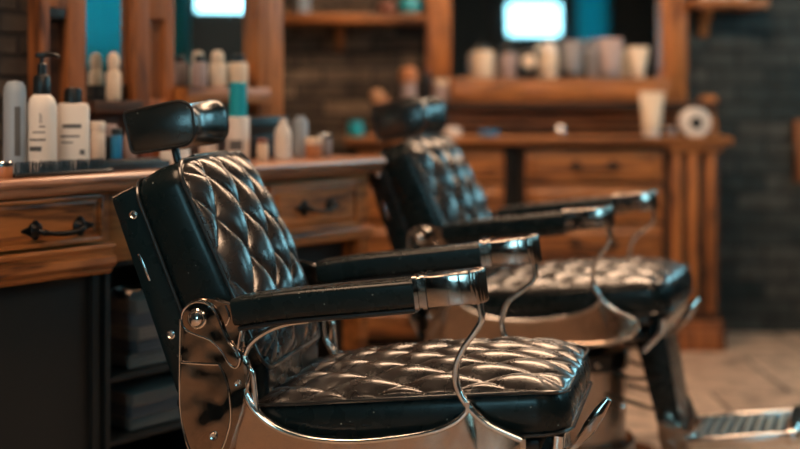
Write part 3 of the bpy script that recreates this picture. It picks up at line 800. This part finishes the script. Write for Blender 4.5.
bottle('cream_bottle', 'bottle', 'wide cream bottle with black cap, right of three on the wide mirror ledge', SL(1.150, WO-.06, 1.165), cyl(.030, .080), M['cream'], [(.020, .080), (.020, .103), (.017, .105)], M['blackplastic'], group=GL)

# ------------------------------------------------------------------ room
YB = 5.98; XR = 3.2; XL = -3.9; YR = -2.6; ZC = 2.9
bm = B(); box(bm, XL-.15, XR+.15, YR-.15, YB+.15, -.1, 0)
fl = struct('floor', bm, M['floor'])
bm = B(); box(bm, XL-.15, XR+.15, YR-.15, YB+.15, ZC, ZC+.1); struct('ceiling', bm, M['ceil'])
bm = B(); box(bm, XL-.15, .13, YB, YB+.15, 0, ZC); struct('wall_back', bm, M['brickw'])
bm = B(); box(bm, .13, 2.2, YB, YB+.15, 0, ZC); box(bm, 3.05, XR+.15, YB, YB+.15, 0, ZC); box(bm, 2.2, 3.05, YB, YB+.15, 0, 1.25); box(bm, 2.2, 3.05, YB, YB+.15, 2.55, ZC)
struct('wall_back_right', bm, M['brick'])
bm = B(); box(bm, XL-.15, XL, YR-.15, YB, 0, ZC); struct('wall_far_left', bm, M['plaster'])
def wall_with_holes(name, axis, c0, c1, a0, a1, holes, m):
    """axis 'x': wall in plane x (a = y) ; axis 'y': wall in plane y (a = x)"""
    bm = B()
    def bb(p0, p1, z0, z1):
        if axis == 'x': box(bm, c0, c1, p0, p1, z0, z1)
        else: box(bm, p0, p1, c0, c1, z0, z1)
    cur = a0
    for (h0, h1, z0, z1) in sorted(holes):
        bb(cur, h0, 0, ZC); bb(h0, h1, 0, z0); bb(h0, h1, z1, ZC); cur = h1
    bb(cur, a1, 0, ZC)
    return struct(name, bm, m)
RW = [(1.7, 2.4, 1.5, 2.3), (2.75, 3.76, 1.35, 2.3), (4.0, 5.55, 1.60, 2.45)]
BW = [(1.22, 1.90, 1.78, 2.22), (2.02, 2.42, 1.2, 2.5), (-2.2, -1.0, 1.0, 2.3)]
wall_with_holes('wall_right', 'x', XR, XR+.15, YR-.15, YB, RW, M['plaster'])
wall_with_holes('wall_rear', 'y', YR-.15, YR, XL, XR, BW, M['plaster'])
wi = 1
for (a_, b_, z0, z1) in RW:
    t = thing('window_%d' % wi, None, None); t['kind'] = 'structure'; wi += 1
    bm = B(); f = .05
    for (p0, p1, q0, q1) in ((a_, b_, z0, z0+f), (a_, b_, z1-f, z1), (a_, a_+f, z0, z1), (b_-f, b_, z0, z1), ((a_+b_)/2-.02, (a_+b_)/2+.02, z0, z1)):
        box(bm, XR+.04, XR+.09, p0, p1, q0, q1, .003)
    finish('window_frame', bm, M['frame'], t)
    bm = B(); box(bm, XR+.06, XR+.066, a_+f, b_-f, z0+f, z1-f); finish('pane', bm, M['glass'], t)
for (a_, b_, z0, z1) in BW:
    t = thing('window_%d' % wi, None, None); t['kind'] = 'structure'; wi += 1
    bm = B(); f = .04
    for (p0, p1, q0, q1) in ((a_, b_, z0, z0+f), (a_, b_, z1-f, z1), (a_, a_+f, z0, z1), (b_-f, b_, z0, z1)):
        box(bm, p0, p1, YR-.09, YR-.04, q0, q1, .003)
    finish('window_frame', bm, M['frame'], t)
    bm = B(); box(bm, a_+f, b_-f, YR-.066, YR-.06, z0+f, z1-f); finish('pane', bm, M['glass'], t)
t = thing('window_%d' % wi, None, None); t['kind'] = 'structure'  # extra window added out of view for teal highlights on seat and backrest
bm = B(); f = .05
for (p0, p1, q0, q1) in ((2.2, 3.05, 1.25, 1.3), (2.2, 3.05, 2.5, 2.55), (2.2, 2.25, 1.25, 2.55), (3.0, 3.05, 1.25, 2.55), (2.605, 2.645, 1.25, 2.55)): box(bm, p0, p1, YB+.04, YB+.09, q0, q1, .003)
finish('window_frame', bm, M['frame'], t)
bm = B(); box(bm, 2.25, 3.0, YB+.06, YB+.066, 1.3, 2.5); finish('pane', bm, M['glass'], t)
# curtains seen in the mirrors
def curtain(label, p0, p1, z0, z1, axis, c, m=None):
    bm = B(); n = 60
    pts = [(p0+(p1-p0)*i/n, .02*math.sin(i*1.3)) for i in range(n+1)]
    rows = []
    for (z) in (z0, z1):
        for off in (0, .006):
            rows.append([bm.verts.new((c+w+off, a, z) if axis == 'x' else (a, c+w+off, z)) for a, w in pts])
    A, Bq, C, D = rows
    for i in range(n):
        bm.faces.new((A[i], A[i+1], C[i+1], C[i])); bm.faces.new((Bq[i], Bq[i+1], D[i+1], D[i]))
        bm.faces.new((A[i], A[i+1], Bq[i+1], Bq[i])); bm.faces.new((C[i], C[i+1], D[i+1], D[i]))
    for q in (0, n): bm.faces.new((A[q], Bq[q], D[q], C[q]))
    return tag(finish('curtain', bm, m or M['curtain'], None, 80), label, 'curtain', 'teal curtains by the windows')
curtain('teal curtain in the middle window of the right wall, nearer the camera', 2.74, 3.17, 1.30, 2.7, 'x', XR-.06)
curtain('teal curtain in the middle window of the right wall, further back', 3.32, 3.78, 1.30, 2.7, 'x', XR-.06)
curtain('teal curtain hanging between the middle and far windows of the right wall', 3.84, 4.0, .8, 2.7, 'x', XR-.06)
curtain('teal curtain on the rear wall beside the small window, seen in the back mirror', 2.04, 2.42, 1.1, 2.7, 'y', YR+.04)
curtain('dark blue-grey curtain at the other side of the small rear window', .62, .98, .6, 2.7, 'y', YR+.04, plain('blue_grey_cloth', (.05, .075, .09), .9))

# ------------------------------------------------------------------ back station
YF = 5.53
bt = thing('countertop', 'orange-brown countertop of the back station below the wide mirror', 'countertop')
bm = B(); moulded(bm, -.243, 1.47, YF, YB-.01, [(0, .950), (.012, .950), (.018, .944), (.018, .934), (.010, .926), (0, .915)]); finish('top_board', bm, M['wood'], bt, 25)
bc = thing('drawer_cabinet', 'orange wooden cabinet of stacked drawers and fluted side post, against the dark brick wall', 'cabinet')
bm = B(); box(bm, -.22, .473, YF+.045, YB-.02, .05, .913); box(bm, .545, 1.21, YF+.045, YB-.02, .05, .913); box(bm, -.22, 1.21, YF+.10, YB-.02, 0, .05); finish('carcass', bm, M['darkwood'], bc)
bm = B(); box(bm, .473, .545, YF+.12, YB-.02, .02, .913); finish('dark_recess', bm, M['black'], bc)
def bdrawer(x0, x1, z0, z1, hw=.16):
    bm = B(); drawer_front(bm, x0, x1, YF+.045, z0, z1, .02, .02); d = finish('drawer', bm, M['wood'], bc, 25)
    pull(d, (x0+x1)/2, YF+.018, (z0+z1)/2+.002, hw)
for (z0, z1) in ((.752, .892), (.575, .735), (.395, .558), (.21, .378), (.07, .195)):
    bdrawer(.560, 1.165, z0, z1)
    bdrawer(-.19, .462, z0, z1)
bm = B()
box(bm, 1.20, 1.42, YF+.03, YB-.02, .10, .913, .003)
finish('side_post', bm, M['darkwood'], bc); bm = B()
for x in (1.205, 1.278, 1.360): box(bm, x, x+.045, YF+.008, YF+.035, .17, .88, .010, 3)
box(bm, 1.19, 1.43, YF+.0, YF+.06, .885, .914, .004)
finish('fluted_post', bm, M['woodv'], bc)
bm = B(); box(bm, 1.18, 1.445, YF+.0, YB-.02, 0, .10, .008); box(bm, 1.19, 1.435, YF+.005, YB-.02, .10, .135, .008); finish('plinth', bm, M['wood2v'], bc)

hu = thing('counter_hutch', 'dark wooden riser with scrolled ends standing on the back counter', 'hutch')
wm = thing('wall_mirror', 'wide mirror between two orange wooden posts on the back wall', 'mirror')
YH = 5.74
bm = B(); box(bm, -.07, 1.44, YH+.10, YB-.01, .95, 1.085); finish('riser_panel', bm, M['darkwood'], hu)
bm = B()
for z in (.965, 1.0, 1.035): box(bm, -.07, 1.44, YH+.085, YH+.102, z, z+.022, .004)
finish('riser_boards', bm, M['wood2'], hu)
bm = B(); box(bm, -.10, 1.45, YH-.02, YB-.01, 1.078, 1.100, .004); finish('lower_shelf', bm, M['darkwood'], hu)
bm = B(); box(bm, .235, 1.235, YH-.02, YB-.03, 1.105, 1.214, .005)
for k in range(3): box(bm, .255+k*.325, .255+k*.325+.31, YH-.026, YH-.018, 1.122, 1.198, .004)
tag(finish('product_ledge', bm, M['wood']), 'bright orange wooden ledge box under the back mirror, lined with products', 'ledge')
bm = B(); box(bm, .124, .239, YH+.14, YB-.005, 1.10, 1.75, .006); box(bm, .145, .218, YH+.13, YH+.145, 1.22, 1.72, .004); finish('post', bm, M['woodv'], wm)
bm = B(); box(bm, 1.232, 1.352, YH+.14, YB-.005, 1.10, 1.75, .006); box(bm, 1.252, 1.332, YH+.13, YH+.145, 1.22, 1.72, .004); finish('post', bm, M['woodv'], wm)
bm = B(); box(bm, .124, 1.352, YH+.14, YB-.005, 1.75, 1.83, .006); finish('top_rail', bm, M['wood'], wm)
bm = B(); box(bm, .239, 1.232, YB-.03, YB-.02, 1.216, 1.75); finish('mirror', bm, M['mirror'], wm)
for s, x in ((-1, -.085), (1, 1.42)):      # scrolled end brackets
    bm = B()
    prof = [(0, .953), (.13, .953), (.125, .985), (.10, 1.01), (.085, 1.04), (.095, 1.075), (.12, 1.10), (.11, 1.125), (.08, 1.135), (.03, 1.12), (0, 1.10)]
    pts = [(YH+.10-a, z) for a, z in poly_smooth(prof, 3)]
    pts = [(y, max(z, .951)) for y, z in pts]
    A = [bm.verts.new((x-.032, y, z)) for y, z in pts]; Q = [bm.verts.new((x+.032, y, z)) for y, z in pts]
    bm.faces.new(A); bm.faces.new(Q[::-1])
    for i in range(len(pts)): bm.faces.new((A[i], Q[i], Q[(i+1) % len(pts)], A[(i+1) % len(pts)]))
    finish('scroll_bracket', bm, M['wood'], hu)
bm = B(); lathe(bm, [(.012, 0), (.02, .008), (.032, .03), (.028, .052), (.012, .062), (0, .063)], 20, c=(-.105, YH+.02, 1.10)); finish('ball_finial', bm, M['tan'], hu)

# products on the ledge (z 1.214) and shelf
GB = 'products on the back mirror ledge'
ZL = 1.2145; YL = YH+.05
bottle('cream_jar', 'bottle', 'broad cream bottle with black top, left end of the back mirror ledge', (.385, YL, ZL), cyl(.050, .125), M['cream'], [(.030, .125), (.030, .150), (.026, .153)], M['blackplastic'], group=GB)
bottle('dark_topped_bottle', 'bottle', 'grey-cream bottle with black top, second from left on the back mirror ledge', (.505, YL, ZL), cyl(.036, .115), M['pinkgrey'], [(.027, .115), (.027, .150), (.023, .152)], M['blackplastic'], group=GB)
t = thing('round_clock', 'small black desk clock with round cream face on the back mirror ledge', 'clock', (.595, YL-.01, ZL), 0, GB)
bm = B(); box(bm, -.042, .042, -.025, .03, 0, .125, .012, 3); finish('case', bm, M['blackplastic'], t)
bm = B(); lathe(bm, [(.034, 0), (.034, .004), (.030, .006), (0, .006)], 28, mtx=Matrix.Translation((0, -.025, .075)) @ Matrix.Rotation(PI/2, 4, 'X')); finish('dial', bm, M['cream'], t)
bottle('spray_can', 'bottle', 'tall cream spray can standing in front of the bright mirror reflection', (.690, YL, ZL), cyl(.039, .12), M['cream'], [(.034, .12), (.034, .150), (.024, .160), (.012, .165), (0, .166)], M['white'], group=GB)
def tube_bottle(label, p, w0, w1, h, m, cm, group, capdown=True):
    """squeeze tube standing on its cap: narrow round cap, flat wide crimped end on top"""
    t = thing('squeeze_tube', label, 'tube', p, 0, group)
    bm = B(); lathe(bm, cyl(w0*.92, h*.16, .003), 24); finish('cap', bm, cm, t)
    bm = B(); rings = []
    N = 8; n = 24
    for k in range(N+1):
        f = k/N; a = w0+(w1-w0)*f; b = w0*(1-f**1.3)+.003
        z = h*.16+(h*.84)*f
        rings.append([bm.verts.new((a*math.cos(2*PI*i/n), b*math.sin(2*PI*i/n), z)) for i in range(n)])
    for A, Q in zip(rings, rings[1:]):
        for j in range(n): bm.faces.new((A[j], A[(j+1) % n], Q[(j+1) % n], Q[j]))
    bm.faces.new(rings[0][::-1]); bm.faces.new(rings[-1])
    finish('body', bm, m, t)
    return t
tube_bottle('dark grey squeeze tube right of the tall spray can on the back ledge', (.800, YL, ZL), .034, .048, .175, M['grey'], M['blackplastic'], GB)
bottle('grey_cup', 'bottle', 'slim grey bottle between two squeeze tubes on the back ledge', (.895, YL+.01, ZL), cyl(.026, .150), M['grey'], [(.02, .150), (.02, .178), (.016, .18)], M['grey'], group=GB)
tube_bottle('wide pinkish grey squeeze tube on the right part of the back ledge', (.975, YL, ZL), .046, .058, .185, M['pinkgrey'], M['grey'], GB)
tube_bottle('cream squeeze tube at the right end of the back mirror ledge', (1.105, YL, ZL), .030, .050, .145, M['cream'], M['cream'], GB)
GC = 'things on the back counter'
tube_bottle('white squeeze tube standing on the back counter below the ledge', (1.125, YF+.06, .95), .040, .058, .20, M['cream'], M['white'], GC)
t = thing('paper_roll', 'round white roll with dark hollow lying at the right end of the back counter', 'roll', (1.325, YF+.10, .95), 0, GC)
bm = B(); mt = Matrix.Translation((0, .03, .062)) @ Matrix.Rotation(PI/2, 4, 'X')
lathe(bm, [(.028, .0), (.062, .0), (.068, .006), (.068, .064), (.062, .070), (.028, .070)], 36, mtx=mt @ Matrix.Translation((0, 0, 0)))
finish('roll', bm, M['white'], t, 30)
bm = B(); lathe(bm, [(.0, .0), (.027, .0), (.027, .073), (.0, .073)], 24, mtx=mt); finish('core', bm, M['blackplastic'], t, 30)
bm = B(); box(bm, -.06, .05, -.03, .03, 0, .012, .003); finish('stand', bm, M['blackplastic'], t)
t = bottle('small_jar', 'jar', 'tiny pale jar between the white tube and the roll', (1.215, YF+.07, .95), [(.010, 0), (.018, .006), (.020, .02), (.018, .034), (.010, .042), (0, .043)], M['grey'], group=GC)
o = B(); lathe(o, [(.0, 0), (.018, .002), (.026, .012), (.028, .026), (.024, .040), (.012, .050), (0, .052)], 20); o = finish('steel_ball', o, M['silver']); at(o, (.715, YF+.05, .95)); tag(o, 'shiny round metal ball glinting alone on the back counter', 'ball', GC)
bottle('teal_jar', 'jar', 'small teal jar at the left end of the back counter', (-.200, YF+.10, .95), cyl(.035, .055), M['teal'], [(.030, .055), (.030, .066), (.026, .068)], M['teal'], group=GC)
bottle('blue_pot', 'jar', 'low blue pot on the back counter right of the second headrest', (.40, YF+.12, .95), cyl(.045, .028), M['blue'], group=GC)
bottle('white_pot', 'jar', 'low white pot just right of the second headrest', (.235, YF+.10, .95), cyl(.040, .040), M['white'], group=GC)
GS = 'bottles left of the back mirror post'
bottle('amber_bottle', 'bottle', 'amber-lidded cream bottle behind the second headrest', (.04, YH+.025, 1.10), cyl(.036, .095), M['pinkgrey'], [(.042, .095), (.046, .12), (.042, .15), (.02, .165), (0, .167)], M['amber'], group=GS)
bottle('black_bottle', 'bottle', 'slim black bottle right of the amber-lidded bottle', (.125, YH+.035, 1.10), cyl(.022, .13), M['blackplastic'], [(.010, .13), (.010, .16), (.008, .162)], M['brown'], group=GS)
bottle('cream_bottle', 'bottle', 'small cream bottle left of the broad bottle on the back ledge', (.272, YL-.01, ZL), cyl(.032, .02), M['cream'], group=GS) if False else None
bottle('cream_pot', 'jar', 'cream jar at the foot of the orange post beside the ledge box', (.19, YH+.03, 1.10), cyl(.034, .085), M['pinkgrey'], [(.034, .085), (.034, .108), (.03, .11)], M['cream'], group=GS)

# shelves on the brick wall
def wall_shelf(name, label, x0, x1, z, d, items, brx):
    s = thing(name, label, 'shelf')
    bm = B(); box(bm, x0, x1, YB-d, YB, z, z+.045, .005); finish('board', bm, M['wood2'], s)
    for x in brx:
        bm = B(); pr = [(0, 0), (-.10, 0), (-.09, -.03), (-.04, -.06), (-.02, -.12), (0, -.13)]
        A = [bm.verts.new((x-.02, YB+a, z+b)) for a, b in pr]; Q = [bm.verts.new((x+.02, YB+a, z+b)) for a, b in pr]
        bm.faces.new(A); bm.faces.new(Q[::-1])
        for i in range(len(pr)): bm.faces.new((A[i], Q[i], Q[(i+1) % len(pr)], A[(i+1) % len(pr)]))
        finish('shelf_bracket', bm, M['wood2'], s)
wall_shelf('wall_shelf', 'brown wooden shelf high on the wall between the left mirrors and back mirror', -.62, .115, 1.472, .16, None, (-.285,))
wall_shelf('wall_shelf', 'wooden shelf at top right on the dark brick wall', 1.37, 1.72, 1.540, .16, None, (1.45,))
GT = 'things on the high wall shelves'
bottle('teal_glass', 'glass', 'round teal glass jar at the right end of the high brown shelf', (.045, YB-.08, 1.518), [(.02, 0), (.045, .012), (.055, .035), (.045, .062), (.03, .072), (.03, .08)], M['teal'], group=GT)
bottle('brown_jar', 'jar', 'brown round jar beside the teal glass jar on the high shelf', (-.06, YB-.08, 1.518), [(.02, 0), (.04, .012), (.045, .03), (.035, .052), (.02, .06)], M['brown'], group=GT)
bottle('grey_bottle', 'bottle', 'grey bottle at the left on the high brown shelf', (-.46, YB-.08, 1.518), cyl(.035, .14), M['bluegrey'], group=GT)
bottle('white_cup', 'cup', 'white cup, left one on the top right shelf', (1.445, YB-.08, 1.586), cyl(.03, .07), M['white'], group=GT)
bottle('white_cup', 'cup', 'white cup, middle one on the top right shelf', (1.52, YB-.08, 1.586), cyl(.034, .09), M['white'], group=GT)
bottle('white_cup', 'cup', 'white cup, right one on the top right shelf', (1.61, YB-.08, 1.586), cyl(.036, .08), M['white'], group=GT)
bm = B(); box(bm, 1.885, 1.94, YB-.03, YB, .72, 1.02, .004)
tag(finish('wall_plaque', bm, M['wood2v']), 'dull orange wooden board on the dark brick at the right edge', 'board')

# ------------------------------------------------------------------ lamps (ceiling panels and an added, unseen bar over the back mirror)
def light(name, kind, loc, rot, energy, col, sx, sy=None):
    l = bpy.data.lights.new(name, kind); l.energy = energy; l.color = col
    if kind == 'AREA':
        l.shape = 'RECTANGLE' if sy else 'SQUARE'; l.size = sx
        if sy: l.size_y = sy
    o = bpy.data.objects.new(name, l); COL.objects.link(o); o.location = loc; o.rotation_euler = rot
    return o
WARM = (1, .64, .40)
def ceiling_lamp(label, x, y, w, d, e, rz=0):
    t = thing('ceiling_lamp', label, 'ceiling lamp', (x, y, ZC-.06), rz, 'warm ceiling lamps')
    bm = B()
    for (a, b, c, dd) in ((-w/2-.03, w/2+.03, -d/2-.03, -d/2), (-w/2-.03, w/2+.03, d/2, d/2+.03), (-w/2-.03, -w/2, -d/2, d/2), (w/2, w/2+.03, -d/2, d/2)): box(bm, a, b, c, dd, -.02, .06, .003)
    finish('housing', bm, M['blackmetal'], t)
    m = plain('lamp_diffuser', (.8, .8, .8), .5, emit=WARM, es=e)
    bm = B(); box(bm, -w/2, w/2, -d/2, d/2, -.01, .0); finish('diffuser', bm, m, t)
ceiling_lamp('warm ceiling lamp above the back station', .5, 4.5, 1.9, .7, 17)
ceiling_lamp('warm ceiling lamp over the camera side of the room', .5, .6, 1.2, .6, 22)
ceiling_lamp('warm ceiling lamp over the left counter', -1.1, 2.0, .5, 1.2, 20)
t = thing('added_light_bar', 'added long warm light bar, out of view above the back mirror', 'added light', (.74, YB-.09, 1.95), 0)  # bar added out of view to brighten seat highlights and wood
bm = B(); box(bm, -.70, .70, .03, .088, -.07, .07, .01); finish('back_plate', bm, M['blackmetal'], t)
bm = B(); tube(bm, [(-.66, 0, 0), (.66, 0, 0)], .045, 16, 0, up=(0, 0, 1)); finish('diffuser', bm, plain('bar_diffuser', (.8, .8, .8), .5, emit=(1, .72, .50), es=14), t)

# daylight: the overcast sky outside the windows
w = bpy.data.worlds.new('World'); sc.world = w; w.use_nodes = True
bg = w.node_tree.nodes['Background']; bg.inputs[0].default_value = (.36, .84, 1.0, 1); bg.inputs[1].default_value = 8.5
def portal(loc, rot, sx, sy):
    o = light('window_portal', 'AREA', loc, rot, 1, (1, 1, 1), sx, sy); o.data.cycles.is_portal = True
for (a_, b_, z0, z1) in RW: portal((XR+.14, (a_+b_)/2, (z0+z1)/2), (0, PI/2, 0), z1-z0, b_-a_)
for (a_, b_, z0, z1) in BW: portal(((a_+b_)/2, YR-.14, (z0+z1)/2), (PI/2, 0, 0), b_-a_, z1-z0)
portal((2.625, YB+.14, 1.9), (-PI/2, 0, 0), .85, 1.3)

# ------------------------------------------------------------------ camera
cam = bpy.data.cameras.new('camera'); co = bpy.data.objects.new('camera', cam); COL.objects.link(co)
co.location = (0, 0, 1.15); co.rotation_euler = (PI/2, 0, 0)
cam.sensor_width = 36; cam.lens = 36*1250/800
cam.shift_x = 0; cam.shift_y = -(224.5-92)/800
cam.dof.use_dof = True; cam.dof.focus_distance = 2.55; cam.dof.aperture_fstop = 1.30
cam.clip_start = .05
sc.camera = co
sc.cycles.use_denoising = True
sc.cycles.max_bounces = 8; sc.cycles.sample_clamp_indirect = 8
vs = sc.view_settings; vs.view_transform = 'Standard'; vs.look = 'None'; vs.gamma = 1; vs.exposure = 0.0; vs.use_curve_mapping = False
